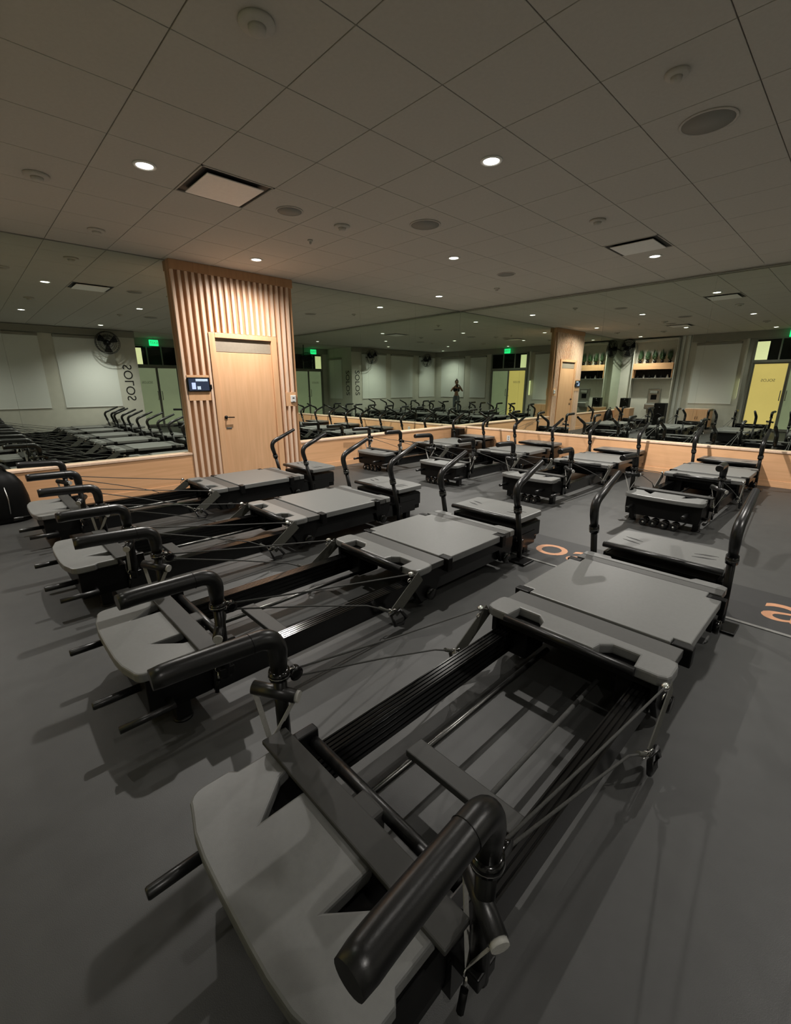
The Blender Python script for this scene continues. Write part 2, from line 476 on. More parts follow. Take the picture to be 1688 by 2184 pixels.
# side-lit strip at the window bay of the side wall
def side_panel():
    o = empty('window_8'); struct(o)
    MB().box(XB, XB+.16, 3.04, 3.10, 0, 2.93).build('bay_return', 'wall', o)
    MB().box(XB+.02, XB+.15, 3.10, 3.106, 1.05, 1.68).build('lit_side_pane', 'lit_pane', o)
side_panel()

# exit signs
def exit_sign(loc, rz, label):
    o = empty('exit_sign', loc, rz); tag(o, label, 'sign', 'green exit signs')
    MB().box(-.15, .15, -.02, .02, -.10, .10, .006).build('housing', 'exit_green', o)
    MB().cyl((0, 0, .10), (0, 0, ZC-loc[2]), .008, 8).build('stem', 'frame_grey', o)
    text_mesh('exit_text', 'EXIT', .13, 'white_plastic', o, axes((-1, 0, 0), (0, 0, 1), (0, .0205, 0)), .001)
exit_sign((5.42, -4.2, 2.98), 0, 'green lit EXIT sign above the glazed entry door, beside the wooden column in the mirror')
exit_sign((-1.15, 1.92, 3.0), -math.pi/2, 'green lit EXIT sign above the yellow glass door in the right-hand mirror')

# wall fans
def fan(loc, rz, tilt, label, stem=False):
    o = empty('wall_fan', loc, rz); o.rotation_euler = (tilt, 0, rz)
    tag(o, label, 'fan', 'black wall fans')
    m = MB()
    for r, d in ((.32, 0), (.32, .12), (.22, .15), (.12, .165), (.30, .06), (.22, -.03)):
        m.torus((0, -.02+d, 0), r, .006, (0, 1, 0), 28, 6)
    for k in range(28):
        a = 2*math.pi*k/28; ca, sa = math.cos(a), math.sin(a)
        m.tube([(.06*ca, .15, .06*sa), (.22*ca, .135, .22*sa), (.315*ca, .10, .315*sa), (.32*ca, -.02, .32*sa), (.1*ca, -.06, .1*sa)], .0025, 4)
    m.build('cage', 'black_metal', o)
    b = MB()
    for k in range(3):
        a0 = 2*math.pi*k/3
        ring = []
        for i in range(7):
            a = a0+i*.13
            ring.append(((.05*math.cos(a), .03+.01*i, .05*math.sin(a)), (.28*math.cos(a+.1), .02+.012*i, .28*math.sin(a+.1))))
        vs = [[b.bm.verts.new(p) for p in pr] for pr in ring]
        for p, q in zip(vs, vs[1:]): b.bm.faces.new((p[0], p[1], q[1], q[0]))
        bmesh.ops.solidify(b.bm, geom=[f for v in vs for f in v[0].link_faces][:0], thickness=.003)
    bl = b.build('blades', 'black_gloss', o)
    md = bl.modifiers.new('s', 'SOLIDIFY'); md.thickness = .004
    MB().lathe([(.0, .165), (.05, .16), (.06, .14), (.06, .10), (.045, .05), (.085, -.02), (.085, -.12), (.04, -.15), (0, -.155)], (0, 0, 0), 20, 'y').build('motor', 'body', o)
    arm = [(0, -.13, 0), (0, -.20, 0), (0, -.22, ZC-loc[2]-.01)] if stem else [(0, -.13, 0), (0, -.22, .0), (0, -.30, -.06), (0, -.40, -.06)]
    MB().tube(smooth_path(arm, 5, .05), .018, 10).build('bracket', 'black_metal', o)
    return o
fan((3.55, YB+.42, 2.76), 0, -.12, 'black round wall fan above the SOLOS lettering in the left mirror')
fan((-.22, YB+.42, 2.72), 0, -.12, 'black round wall fan between two white shades, seen in the mirror near the corner')
fan((6.65, YD+1.7, 2.52), 0, -.05, 'black round fan below the exit sign, just right of the column in the mirror', True)
fan((XB+.36, 6.71, 2.82), -math.pi*.75, 0, 'black round wall fan in the far corner beside the plant shelf')

# niche with plants, water station
def niche():
    o = empty('plant_shelf', (XB, 5.77, 1.70))
    tag(o, 'maple plant shelf with open cubby above the water fountain', 'shelf')
    MB().box(.0, .30, -.674, .674, .34, .56, .004).build('fascia_board', 'maple_y', o)
    MB().box(.0, .30, -.674, .674, .0, .035, .003).build('lower_board', 'steel', o)
    MB().box(.001, .02, -.66, .66, .035, .34).build('cubby_back', 'body', o)
    for s in (-1, 1): MB().box(.02, .29, s*.66-.01, s*.66+.01, .035, .34).build('cubby_side', 'maple_y', o)
    for k in range(5):
        p = empty('potted_plant', (XB+.15, 5.77-.5+.25*k, 2.261))
        tag(p, ['leafy plant at the corner end of the plant shelf', 'leafy plant second from the corner on the plant shelf', 'leafy plant in the middle of the plant shelf', 'leafy plant second from the window end of the plant shelf', 'leafy plant at the window end of the plant shelf'][4-k], 'plant', 'plants on the maple shelf')
        MB().lathe([(.045, 0), (.06, .09), (.055, .09), (.05, .08), (0, .08)], (0, 0, 0), 14).build('pot', 'body', p)
        f = MB()
        for q in range(80):
            a = random.uniform(0, 6.28); L = random.uniform(.15, .46); sp = random.uniform(.03, .10)
            b = Vector((0, 0, .07)); t = Vector((math.cos(a)*sp, math.sin(a)*sp, .06+L)); mid = (b+t)/2+Vector((math.cos(a)*sp*.5, math.sin(a)*sp*.5, 0))
            wv = Vector((-math.sin(a), math.cos(a), 0))*random.uniform(.012, .028)
            vs = [f.bm.verts.new(v) for v in (b, mid-wv, t, mid+wv)]; f.bm.faces.new(vs)
        f.build('foliage', 'leaf', p)
        s_ = MB()
        for q in range(3):
            a = random.uniform(0, 6.28); s_.tube([(0, 0, .07), (.03*math.cos(a), .03*math.sin(a), .25)], .004, 5)
        s_.build('stem', 'leaf', p)
    for k in range(6):
        r = MB(); y = 5.77-.5+.2*k
        r.lathe([(0, 0), (.04, 0), (.045, .03), (.02, .09), (.018, .12), (0, .12)], (0, 0, 0), 10)
        b = r.build('small_bottle', ['steel', 'body'][k % 2], None); b.location = (XB+.15, y, 1.7355)
        tag(b, ['steel bottle at the window end of the cubby under the plants', 'black bottle second from the window end of the cubby', 'steel bottle third from the window end of the cubby', 'black bottle third from the corner end of the cubby', 'steel bottle second from the corner end of the cubby', 'black bottle at the corner end of the cubby under the plants'][k], 'bottle', 'bottles in the cubby under the plants')
    for y in (5.065, 6.475): MB().box(XB, XB+.28, y-.015, y+.015, 0, 3.10, .003).build('niche_return', 'wall', we)
    MB().box(XB, XB+.28, 5.08, 6.46, 3.02, 3.10, .003).build('niche_head', 'wall', we)
    f = empty('water_fountain', (XB, 5.65, .55))
    tag(f, 'grey steel bottle-filling water fountain under the plant shelf', 'fountain')
    MB().box(.0, .06, -.22, .22, .25, .80, .02).build('back_panel', 'steel', f)
    MB().box(.0, .30, -.22, .22, .05, .25, .03).build('basin', 'steel', f)
    MB().box(.06, .13, -.13, .13, .62, .72, .01).build('filler_head', 'frame_grey', f)
    MB().box(.061, .066, -.10, .10, .40, .58, .004).build('filler_recess', 'body', f)
    for k, s in enumerate((0, 1)):
        MB().box(XB, XB+.06, 4.74+.17*s, 4.83+.17*s, 0, ZC-.002, .004).build('corner_post', 'shade', we)
niche()

def corner_furniture():
    for k, (x, y, z, wx, wy, wz, m, lab) in enumerate([
        (XB+.60, 6.45, 0, .50, .55, .62, 'maple_y', 'maple wood cabinet in the mirrored corner below the fan'),
        (XB+.35, 4.05, 0, .45, .75, .66, 'maple_y', 'maple wood cabinet under the window shade beside the fountain')]):
        o = empty('cabinet', (x, y, z)); tag(o, lab, 'cabinet')
        MB().box(-wx/2, wx/2, -wy/2, wy/2, .05, wz, .004).build('body', m, o)
        MB().box(-wx/2-.01, wx/2+.01, -wy/2-.01, wy/2+.01, wz, wz+.025, .003).build('top', 'maple_pale', o)
        MB().box(-wx/2+.02, wx/2-.02, -wy/2+.02, wy/2-.02, 0, .05).build('plinth', 'body', o)
        for s in (-1, 1):
            d = MB().box(wx/2, wx/2+.016, s*wy/4-wy/4+.01, s*wy/4+wy/4-.01, .07, wz-.02, .003).build('door', 'maple', o)
            MB().box(wx/2+.016, wx/2+.03, -s*.03-.006+0, -s*.03+.006, wz*.5, wz*.5+.10, .002).build('handle', 'black_metal', d)
    for loc, sz, lab in [((XB+.60, 6.45, .646), (.26, .30, .36), 'black loudspeaker box on the maple cabinet in the mirrored corner'),
                         ((XB+.60, 5.20, 0), (.34, .36, .85), 'tall black loudspeaker box standing on the floor beside the fountain'),
                         ((XW-LEDGE_D-.16, YW-LEDGE_D-.16, 0), (.24, .24, .50), 'small black loudspeaker on the floor in the mirror corner')]:
        s = empty('loudspeaker', loc); tag(s, lab, 'loudspeaker', 'black loudspeakers')
        a, b, h = sz
        MB().box(-a/2, a/2, -b/2, b/2, 0, h, .012).build('cabinet_box', 'body', s)
        d = -1 if loc[0] > 3 else 1
        MB().lathe([(0, .004), (b*.12, .001), (b*.30, .008), (b*.36, .012), (b*.36, 0)], (d*a/2, 0, h*.42), 22, 'x').build('cone', 'black_metal', s)
        MB().lathe([(0, .006), (b*.13, .003), (b*.13, 0)], (d*a/2, 0, h*.8), 16, 'x').build('tweeter', 'black_metal', s)
corner_furniture()

# power outlet on the right ledge
o = empty('power_outlet', (XW-LEDGE_D, 5.42, .30)); tag(o, 'white power outlet on the wooden ledge near the mirror corner', 'outlet')
MB().box(-.008, -.0005, -.04, .04, 0, .12, .003).build('cover_plate', 'white_plastic', o)
for z in (.025, .07): MB().box(-.010, -.008, -.014, .014, z, z+.028, .001).build('socket', 'frame_grey', o)

# black padded bag by the left ledge
def bag():
    o = empty('equipment_bag', (.12, 6.66, 0)); tag(o, 'black padded equipment bag standing by the wooden ledge at the left edge', 'bag')
    m = MB()
    prof = [(.24, 0), (.265, .08), (.255, .28), (.225, .44), (.17, .54), (.09, .60), (0, .62)]
    m.lathe(prof, (0, 0, 0), 28)
    for v in m.bm.verts: v.co.y *= .55
    m.build('shell', 'body', o, True)
    MB().tube(smooth_path([(-.10, -.02, .57), (-.07, -.02, .68), (.07, -.02, .68), (.10, -.02, .57)], 6, .06), .014, 8).build('carry_handle', 'foam', o)
    MB().tube([(.05, -.165, .12), (.06, -.15, .28), (.05, -.118, .42)], .006, 6).build('zip', 'steel', o)
    MB().lathe([(0, .006), (.014, .004), (.016, 0)], (.06, -.05, .56), 12, 'z').build('snap', 'chrome', o)
bag()

# ------------------------------------------------------------------ ceiling fixtures
XS = [2.33-4.5*P, 2.33-1.5*P, 2.33+1.5*P, 2.33+4.5*P, 2.33+7.5*P]
YS = [1.405-4.5*P, 1.405-1.5*P, 1.405+1.5*P, 1.405+4.5*P, 1.405+7.5*P]
LIGHTS = []
for i, x in enumerate(XS):
    for j, y in enumerate(YS):
        if (i+j) % 2 == 0: LIGHTS.append((i, j, x, y))
NAMED = {(1, 1): 'mirrored downlight above the white shades at the far left of the left mirror', (2, 0): 'mirrored downlight just above the round fan in the left mirror',
         (4, 0): 'mirrored downlight near the exit sign just right of the wooden column', (0, 4): 'mirrored downlight above the plant shelf in the right mirror',
         (3, 1): 'recessed downlight out of frame to the right, seen only in the mirrors', (0, 2): 'recessed downlight before the yellow glass door, seen only in the right mirror',
         (0, 0): 'recessed downlight in the rear corner behind the photographer, seen only in the mirrors',
         (1, 3): 'bright recessed downlight left of the square air vent', (2, 2): 'bright recessed downlight near the top centre of the photo',
         (2, 4): 'recessed downlight just above the slatted wooden column', (3, 3): 'recessed downlight in mid ceiling, beyond the round speaker',
         (4, 2): 'recessed downlight beside the right-hand square vent', (4, 4): 'recessed downlight nearest the corner where the mirrors meet'}
FALLOFF = {(2, 4): 1.02, (4, 4): 1.5, (4, 2): 2.3, (3, 3): 1.3, (2, 2): .78, (4, 0): 1.15, (3, 1): .6, (2, 0): .9,
       (1, 3): .95, (0, 4): .8, (1, 1): .05, (0, 2): .10, (0, 0): .5}     # strengths set to imitate lens falloff: bright at the mirrors, low over the photographer
def downlight(x, y, lab, power=1.0, cone=136):
    o = empty('downlight', (x, y, ZC)); tag(o, lab, 'light', 'recessed ceiling downlights')
    MB().lathe([(.060, -.0005), (.085, -.0005), (.085, -.006), (.078, -.009), (.064, -.009), (.060, -.003)], (0, 0, 0), 28).build('trim_ring', 'lamp_trim', o)
    MB().lathe([(0, -.0045), (.0595, -.0045), (.0595, -.002), (0, -.002)], (0, 0, 0), 24).build('lens', 'lamp', o)
    L = bpy.data.lights.new('downlight_beam', 'SPOT'); L.energy = LIGHT_W*power; L.color = LIGHT_COL
    L.spot_size = math.radians(cone); L.spot_blend = 1.0; L.shadow_soft_size = .035
    l = bpy.data.objects.new('downlight_beam', L); COL.objects.link(l); l.parent = o; l.location = (0, 0, -.02)
for i, j, x, y in LIGHTS:
    downlight(x, y, NAMED.get((i, j), 'recessed ceiling downlight behind the camera, seen only in the mirrors'), FALLOFF.get((i, j), 1.0), 162 if (i, j) == (2, 4) else 136)

def vent(x, y, lab):
    o = empty('air_vent', (x, y, ZC)); tag(o, lab, 'vent', 'square ceiling vents')
    h = P/2-.003
    m = MB()
    for a in (-1, 1):
        m.box(-h, h, a*h-.012 if a > 0 else a*h, a*h if a > 0 else a*h+.012, -.004, .012)
        m.box(a*h-.012 if a > 0 else a*h, a*h if a > 0 else a*h+.012, -h, h, -.004, .012)
    m.build('vent_frame', 'grid', o)
    MB().box(-h+.012, h-.012, -h+.012, h-.012, .006, .0115).build('vent_throat', 'vent_black', o)
    MB().box(-.245, .245, -.245, .245, -.020, -.012, .002).build('face_panel', 'white_plastic', o)
    m = MB()
    for a in (-1, 1):
        for b in (-1, 1): m.cyl((a*.2, b*.2, -.012), (a*.2, b*.2, .008), .006, 6)
    m.build('hanger', 'vent_black', o)
vent(*VENTS[0], 'square ceiling air vent with dark slot near the wooden column')
vent(*VENTS[1], 'square ceiling air vent beside a downlight at right')

def speaker(x, y, r, lab):
    o = empty('ceiling_speaker', (x, y, ZC)); tag(o, lab, 'speaker', 'round ceiling speakers')
    MB().lathe([(0, -.006), (r*.9, -.006), (r*.9, -.0045), (0, -.0045)], (0, 0, 0), 32).build('grille', 'grille', o)
    MB().lathe([(r*.9, -.001), (r, -.001), (r, -.006), (r*.97, -.008), (r*.91, -.008), (r*.9, -.0045)], (0, 0, 0), 32).build('rim', 'grid', o)
speaker(3.86, 1.08, .165, 'large round ceiling speaker grille at the upper right')
speaker(3.94, 3.64, .165, 'round ceiling speaker grille in the middle of the ceiling')
speaker(2.69, 4.29, .13, 'round ceiling speaker right of the left-hand square vent')
speaker(6.48, 4.27, .14, 'round ceiling speaker near the far mirror corner')
def detector(x, y, r, lab):
    o = empty('ceiling_detector', (x, y, ZC)); tag(o, lab, 'detector', 'small ceiling detectors')
    MB().lathe([(r, -.0005), (r, -.012), (r*.9, -.02), (0, -.022)], (0, 0, 0), 24).build('base', 'tile', o)
    MB().lathe([(r*.5, -.020), (r*.45, -.040), (r*.2, -.048), (0, -.048)], (0, 0, 0), 20).build('sensor_cap', 'tile', o)
detector(.80, 5.01, .09, 'round smoke detector on the ceiling at the left edge')
detector(3.32, 4.28, .085, 'round pale detector between the two middle ceiling speakers')
detector(3.34, 4.92, .03, 'tiny sprinkler cap on the ceiling above the column')
detector(1.44, 6.22, .085, 'round pale detector on the ceiling by the left mirror')
detector(7.26, 4.96, .05, 'small detector on the ceiling near the mirror corner')
detector(3.18, 1.08, .06, 'small pale sprinkler cover beside the large ceiling speaker')
detector(1.35, 2.34, .085, 'round pale detector on the ceiling at the top edge of the photo')
detector(5.15, 2.32, .08, 'round pale detector on the ceiling between downlight and right-hand vent')

# ------------------------------------------------------------------ floor mat strip with print
o = empty('floor_mat', (3.77, 0, 0)); tag(o, 'long black floor mat strip with orange lettering between the two rows of machines', 'mat')
MB().box(-.30, .36, YB+.4, 2.62, 0, .005, .001).build('mat_sheet', 'mat_strip', o)
MB().box(-.33, -.30, YB+.4, 2.62, 0, .006, .002).build('edge_trim', 'mat_trim', o)
for body, y, s in (('oa', 1.68, .60), ('a', .10, .66)):
    text_mesh('mat_lettering', body, s, 'orange_print', o, axes((0, -1, 0), (1, 0, 0), (.07, y, .0056)), .0004)

# ------------------------------------------------------------------ the reformer machine
def grip_path():
    return None
ZT = .34
def machine():
    R = empty('reformer_machine')
    # rails (extrusion with grooves)
    for s in (-1, 1):
        y0, y1, za, zb = .31, .385, .10, .225
        prof = [(y0, za), (y1, za), (y1, zb)]
        k = 4
        for i in range(k):          # grooves along the top and inner face
            a = y1-(y1-y0)*(i+.35)/k; b = y1-(y1-y0)*(i+.7)/k
            prof += [(a, zb), (a, zb-.007), (b, zb-.007), (b, zb)]
        prof += [(y0, zb)]
        for i in range(4):
            a = zb-.012-i*.028; b = a-.010
            prof += [(y0, a), (y0+.008, a), (y0+.008, b), (y0, b)]
        prof = [(s*a, b) for a, b in prof]
        MB().prism(prof, .30, 3.30, axis='x').build('rail', 'black_gloss', R)
    # front body and legs
    MB().prism([(-.36, .10), (.36, .10), (.37, .16), (.37, .285), (-.37, .285), (-.37, .16)], .02, .30, .006, axis='x').build('front_body', 'body', R)
    MB().prism([(-.34, .10), (.34, .10), (.34, .30), (-.34, .30)], 3.02, 3.42, .006, axis='x').build('rear_body', 'body', R)
    for x in (.16, 3.22):
        for s in (-1, 1):
            b = MB(); b.box(x-.035, x+.035, s*.32-.03, s*.32+.03, .012, .105, .004); b.build('leg', 'black_metal', R)
            MB().lathe([(.045, 0), (.045, .008), (.03, .013)], (x, s*.32, 0), 16).build('foot_pad', 'body', R)
    # front platform pad with two notches at its inner edge
    pts = []
    pts += [(.12, -.385), (.14, -.365), (.26, -.365), (.26, -.26)]
    pts += [(.225, -.25), (.115, -.155), (.245, -.155), (.26, -.15)]
    pts += [(.26, .15), (.245, .155), (.115, .155), (.225, .25), (.26, .26)]
    pts += [(.26, .365), (.14, .365), (.12, .385)]
    # outer corners rounded, front edge slightly bowed
    for i in range(5):
        t = math.radians(90+90*i/4); pts.append((.035+.05*math.cos(t), .335+.05*math.sin(t)))
    for i in range(1, 8):
        y = .335-.67*i/8; pts.append((-.015-.032*(1-(y/.335)**4), y))
    for i in range(5):
        t = math.radians(180+90*i/4); pts.append((.035+.05*math.cos(t), -.335+.05*math.sin(t)))
    MB().prism(pts, .295, ZT, .008).build('front_platform_pad', 'pad', R)
    MB().prism([(.25, -.36), (.25, -.29), (.10, -.29), (.10, .29), (.25, .29), (.25, .36), (.05, .37), (.0, .33), (-.03, .2), (-.03, -.2), (.0, -.33), (.05, -.37)], .286, .2945).build('platform_plate', 'black_metal', R)
    # flat cross bar and round tube between the hook posts
    MB().box(.246, .338, -.405, .405, .342, .360, .005).build('flat_cross_bar', 'pad_dark', R)
    MB().cyl((.405, -.335, .30), (.405, .345, .30), .021, 16).build('round_cross_bar', 'foam', R)
    for s in (-1, 1):
        MB().box(.31, .43, s*.355-.02, s*.355+.02, .20, .3415, .006).build('bar_bracket', 'black_metal', R)
    MB().box(.30, .40, .0-.05, .05, .24, .322, .01).build('bar_clamp', 'pad_dark', R)
    # pegs
    for y in (-.25, .29):
        MB().tube([(-.165, y, .20), (-.16, y, .20), (.03, y, .20)], [.015, .018, .018], 14).build('front_peg', 'foam', R)
    MB().tube([(-.11, -.43, .16), (.10, -.43, .16), (.10, -.36, .16)], .017, 12).build('side_peg', 'foam', R)
    # hook posts
    for s in (-1, 1):
        y = s*.43
        MB().box(.31, .38, s*.37, s*.452, .20, .245, .004).build('post_bracket', 'black_metal', R)
        p = MB().tube([(.345, y, .19), (.345, y, .58)], .0235, 16).build('hook_post', 'black_metal', R)
        MB().lathe([(.024, .545), (.036, .547), (.038, .562), (.036, .577), (.024, .579)], (.345, y, 0), 20).build('post_collar', 'black_gloss', p)
        MB().lathe([(.0365, .556), (.0385, .558), (.0365, .561)], (.345, y, 0), 20).build('collar_ring', 'chrome', p)
        path = smooth_path([(.345, y, .575), (.345, y, .712), (.02, y+s*.018, .722), (-.035, y+s*.022, .720)], 10, .085)
        MB().tube(path, [.028]+[.034]*(len(path)-2)+[.031], 18).build('foam_grip', 'foam', p)
        MB().torus((.255, y+s*.005, .7142), .0345, .0012, (1, 0, .05), 24, 5).build('grip_seam', 'body', p)
        # pulley on the post
        MB().lathe([(.012, -.012), (.026, -.012), (.020, 0), (.026, .012), (.012, .012)], (.405, y, .535), 16, 'y').build('pulley', 'black_gloss', p)
        MB().tube([(.36, y, .535), (.405, y, .535)], .008, 8).build('pulley_clip', 'chrome', p)
        MB().torus((.385, y-s*.004, .548), .016, .0028, (0, 1, .2), 16, 6).build('carabiner', 'chrome', p)
        # hand strap hanging on the post
        g0, g1 = ((.28, y+.075, .50), (.372, y-.055, .485)) if s > 0 else ((.385, y+.085, .46), (.305, y-.062, .435))
        MB().tube([g0, g1], .024, 14).build('strap_grip', 'foam', p)
        g0, g1 = Vector(g0), Vector(g1); d = (g1-g0).normalized()
        MB().tube([g1, g1+d*.012], .021, 12).build('grip_end', 'strap_light', p)
        low = (g0+g1)/2+Vector((-.03, 0, -.20))
        MB().bar(g0, low, .018, .003, (0, 1, 0)).bar(g1, low, .018, .003, (0, 1, 0)).build('hand_strap', 'strap_light', p)
        MB().torus(low+Vector((0, 0, -.012)), .013, .003, (0, 1, 0), 14, 6, 1, 1.2).tube([low+Vector((0, 0, -.026)), low+Vector((-.008, 0, -.07))], .006, 8).build('strap_clip', 'chrome', p)
        MB().tube([low+Vector((-.008, 0, -.07)), low+Vector((-.02, 0, -.13))], .010, 8).build('clip_sleeve', 'body', p)
    # rods and cross plate between the rails
    MB().cyl((.30, .135, .15), (1.75, .135, .15), .013, 12).build('spring_rod', 'rod', R)
    MB().cyl((.30, -.135, .10), (1.75, -.135, .10), .010, 12).build('spring_rod', 'rope', R)
    MB().box(.69, .775, -.31, .155, .165, .195, .005).build('cross_plate', 'pad_dark', R)
    MB().box(.30, .34, -.31, .31, .10, .22, .004).build('front_beam', 'black_metal', R)
    MB().box(2.98, 3.02, -.31, .31, .10, .22, .004).build('rear_beam', 'black_metal', R)
    # carriage
    C = MB().prism([(-.40, .24), (.40, .24), (.40, .285), (-.40, .285)], 1.66, 2.88, .004, axis='x').build('carriage_frame', 'body', R)
    n1 = [(1.665, .145), (1.69, .15), (1.735, .185), (1.735, .295), (1.665, .305)]
    head = [(1.80, .455-.03)]
    head = rrect(1.625, 1.80, -.455, .455, .045, 5)
    # outline of the head board with two hand openings cut in from the front edge
    up = [p for p in head if p[1] > 0]; lo = [p for p in head if p[1] <= 0]
    outline = [(1.80, .41), (1.79, .445), (1.755, .455), (1.67, .455), (1.64, .445), (1.625, .41),
               (1.625, .315), (1.735, .305), (1.735, .19), (1.69, .145), (1.635, .135), (1.635, -.135), (1.69, -.145), (1.735, -.19), (1.735, -.305), (1.625, -.315),
               (1.625, -.41), (1.64, -.445), (1.67, -.455), (1.755, -.455), (1.79, -.445), (1.80, -.41)]
    MB().prism(outline, .287, ZT, .010).build('head_board', 'pad', C)
    MB().tube([(1.617, -.325, .318), (1.617, .325, .318)], .020, 14).build('front_grip_bar', 'foam', C)
    MB().box(1.806, 1.942, -.43, .43, .286, .330, .004).build('front_strip', 'strip', C)
    pad = [(1.95, -.37), (2.0, -.37), (2.0, -.445), (2.62, -.445), (2.62, -.37), (2.70, -.37), (2.70, .37), (2.62, .37), (2.62, .445), (2.0, .445), (2.0, .37), (1.95, .37)]
    MB().prism(pad, .286, ZT, .006).build('carriage_pad', 'pad', C)
    for x in (1.945, 2.632):
        for s in (-1, 1):
            MB().box(x-.002, x+.052, s*.42-.045, s*.42+.045, .24, .338, .006).build('shoulder_socket', 'body', C)
    MB().box(2.71, 2.79, -.43, .43, .286, .336, .004).build('rear_strip', 'strip', C)
    rp = [(2.80, -.43), (2.86, -.43), (2.88, -.40), (2.88, -.26), (2.845, -.24), (2.845, -.05), (2.845, .05), (2.845, .24), (2.88, .26), (2.88, .40), (2.86, .43), (2.80, .43)]
    MB().prism(rp, .286, .336, .006).build('rear_board', 'pad', C)
    MB().box(1.98, 2.80, -.28, .28, .085, .239, .02).build('spring_housing', 'body', C)
    # side skirts with rollers
    for s in (-1, 1):
        poly = [(1.64, .285), (1.64, .20), (1.72, .07), (1.86, .07), (1.92, .20), (2.66, .20), (2.70, .09), (2.80, .09), (2.86, .20), (2.86, .285)]
        MB().prism(poly, s*.405-.014, s*.405+.014, .003, axis='y').build('side_skirt', 'black_metal', C)
        for x in (1.80, 2.75):
            MB().lathe([(.012, -.015), (.042, -.015), (.045, 0), (.042, .015), (.012, .015)], (x, s*.435, .115), 18, 'y').build('roller', 'black_gloss', C)
        MB().box(1.70, 1.90, s*.30-.07, s*.30+.07, .06, .24, .012).build('roller_box', 'body', C)
        # fabric tension strap from the head board corner
        MB().bar((1.66, s*.462, .30), (1.41, s*.472, .13), .085, .005, (0, 1, 0)).build('tension_strap', 'strap', C)
        MB().torus((1.395, s*.472, .135), .030, .0035, (.3, 1, .3), 20, 6, 1, .7).build('strap_ring', 'chrome', C)
        MB().torus((1.37, s*.472, .155), .018, .003, (.6, .5, .3), 16, 6).build('strap_carabiner', 'chrome', C)
        MB().tube([(1.47, s*.49, .04), (1.40, s*.49, .05), (1.37, s*.49, .13), (1.44, s*.49, .15), (1.50, s*.49, .07)], .012, 8, closed=True).build('foot_loop', 'foam', C)
        # ropes from the pulley to the carriage
        y = s*.43
        MB().tube([(.405, y, .55), (.9, s*.44, .455), (1.585, s*.455, .335)], .0045, 6).build('rope', 'rope', C)
        MB().tube([(.405, y, .52), (.85, s*.445, .375), (1.20, s*.455, .25), (1.355, s*.472, .165)], .0045, 6).build('rope', 'rope', C)
        MB().tube([(1.29, s*.464, .205), (1.35, s*.472, .165)], .010, 8).build('rope_sleeve', 'strap', C)
        MB().lathe([(0, -.02), (.013, -.016), (.017, 0), (.013, .016), (0, .02)], (1.575, s*.455, .338), 12, 'x').build('rope_ball', 'chrome', C)
        MB().tube([(1.59, s*.456, .332), (1.635, s*.452, .31)], .004, 6).build('rope_hook', 'chrome', C)
        MB().torus((1.56, s*.457, .30), .014, .0028, (0, 1, .2), 14, 6).build('rope_carabiner', 'chrome', C)
    # rear platform
    MB().prism([(3.05, -.37), (3.42, -.37), (3.45, -.34), (3.47, -.20), (3.47, .20), (3.45, .34), (3.42, .37), (3.05, .37)], .33, .38, .008).build('rear_platform_pad', 'pad', R)
    MB().tube([(3.025, -.375, .362), (3.025, .375, .362)], .020, 14).build('rear_grip_bar', 'foam', R)
    for s in (-1, 1):
        for k in range(2):
            x = 3.17+.07*k; y = s*.24
            MB().prism([(x-.012, y-s*.075), (x+.022, y-s*.015), (x+.03, y+s*.06), (x+.004, y+s*.01)], .379, .3815).build('grip_slot', 'ink', R)
        MB().box(3.05, 3.40, s*.36-.02, s*.36+.02, .16, .30, .01).build('rear_side_cover', 'black_gloss', R)
        # tall rear handle bars
        y = s*.415
        p = MB().tube([(3.0, y, .045), (2.99, y, .18), (2.915, y, .50)], .0225, 14).build('rear_post', 'black_metal', R)
        MB().tube([(2.921, y, .475), (2.909, y, .525)], .034, 16).build('post_collar', 'black_gloss', p)
        MB().tube([(2.9165, y, .494), (2.9145, y, .503)], .0355, 16).build('collar_ring', 'rod', p)
        path = smooth_path([(2.912, y, .515), (2.855, y, .70), (3.26, y, .868)], 10, .10)
        MB().tube(path, [.026]+[.030]*(len(path)-2)+[.022], 16).build('foam_grip', 'foam', p)
        MB().box(2.93, 3.10, s*.43-.075, s*.43+.075, 0, .018, .004).build('floor_plate', 'black_metal', p)
        MB().box(2.97, 3.05, s*.37-.05, s*.37+.05, .10, .20, .006).build('post_bracket', 'black_metal', p)
    return R

NEAR_X, FAR_X = .32, 5.27
NEAR = [(.795, .27, 'large black reformer machine in the foreground, its padded hook handle filling the bottom'),
        (2.29, .32, 'second black reformer machine from the foreground in the near row'),
        (3.84, .33, 'third black reformer machine from the foreground in the near row'),
        (5.56, .33, 'farthest black reformer machine of the near row, in front of the wooden door'),
        (-.80, .30, 'black reformer machine just right of the photographer, seen only in the mirrors'),
        (-2.08, .32, 'black reformer machine under the white window shades, seen only in the mirrors')]
FAR = [(1.33, 5.27, 'far-row black reformer machine at the right edge of the photo'),
       (2.96, 5.25, 'second far-row black reformer machine from the right edge'),
       (4.50, 5.22, 'third far-row black reformer machine from the right edge'),
       (6.12, 5.24, 'far-row black reformer machine nearest the wooden column and left mirror'),
       (-.55, 5.27, 'far-row black reformer machine out of view to the right, seen only in the mirrors'),
       (-2.05, 5.27, 'far-row black reformer machine beside the entry, seen only in the mirrors')]
proto = machine()
first = True
for bank, grp in ((NEAR, 'reformer machines of the near row'), (FAR, 'reformer machines of the far row')):
    for yc, x0, lab in bank:
        m = proto if first else copy_tree(proto)
        first = False
        m.location = (x0, yc, 0)
        tag(m, lab, 'exercise machine', grp)

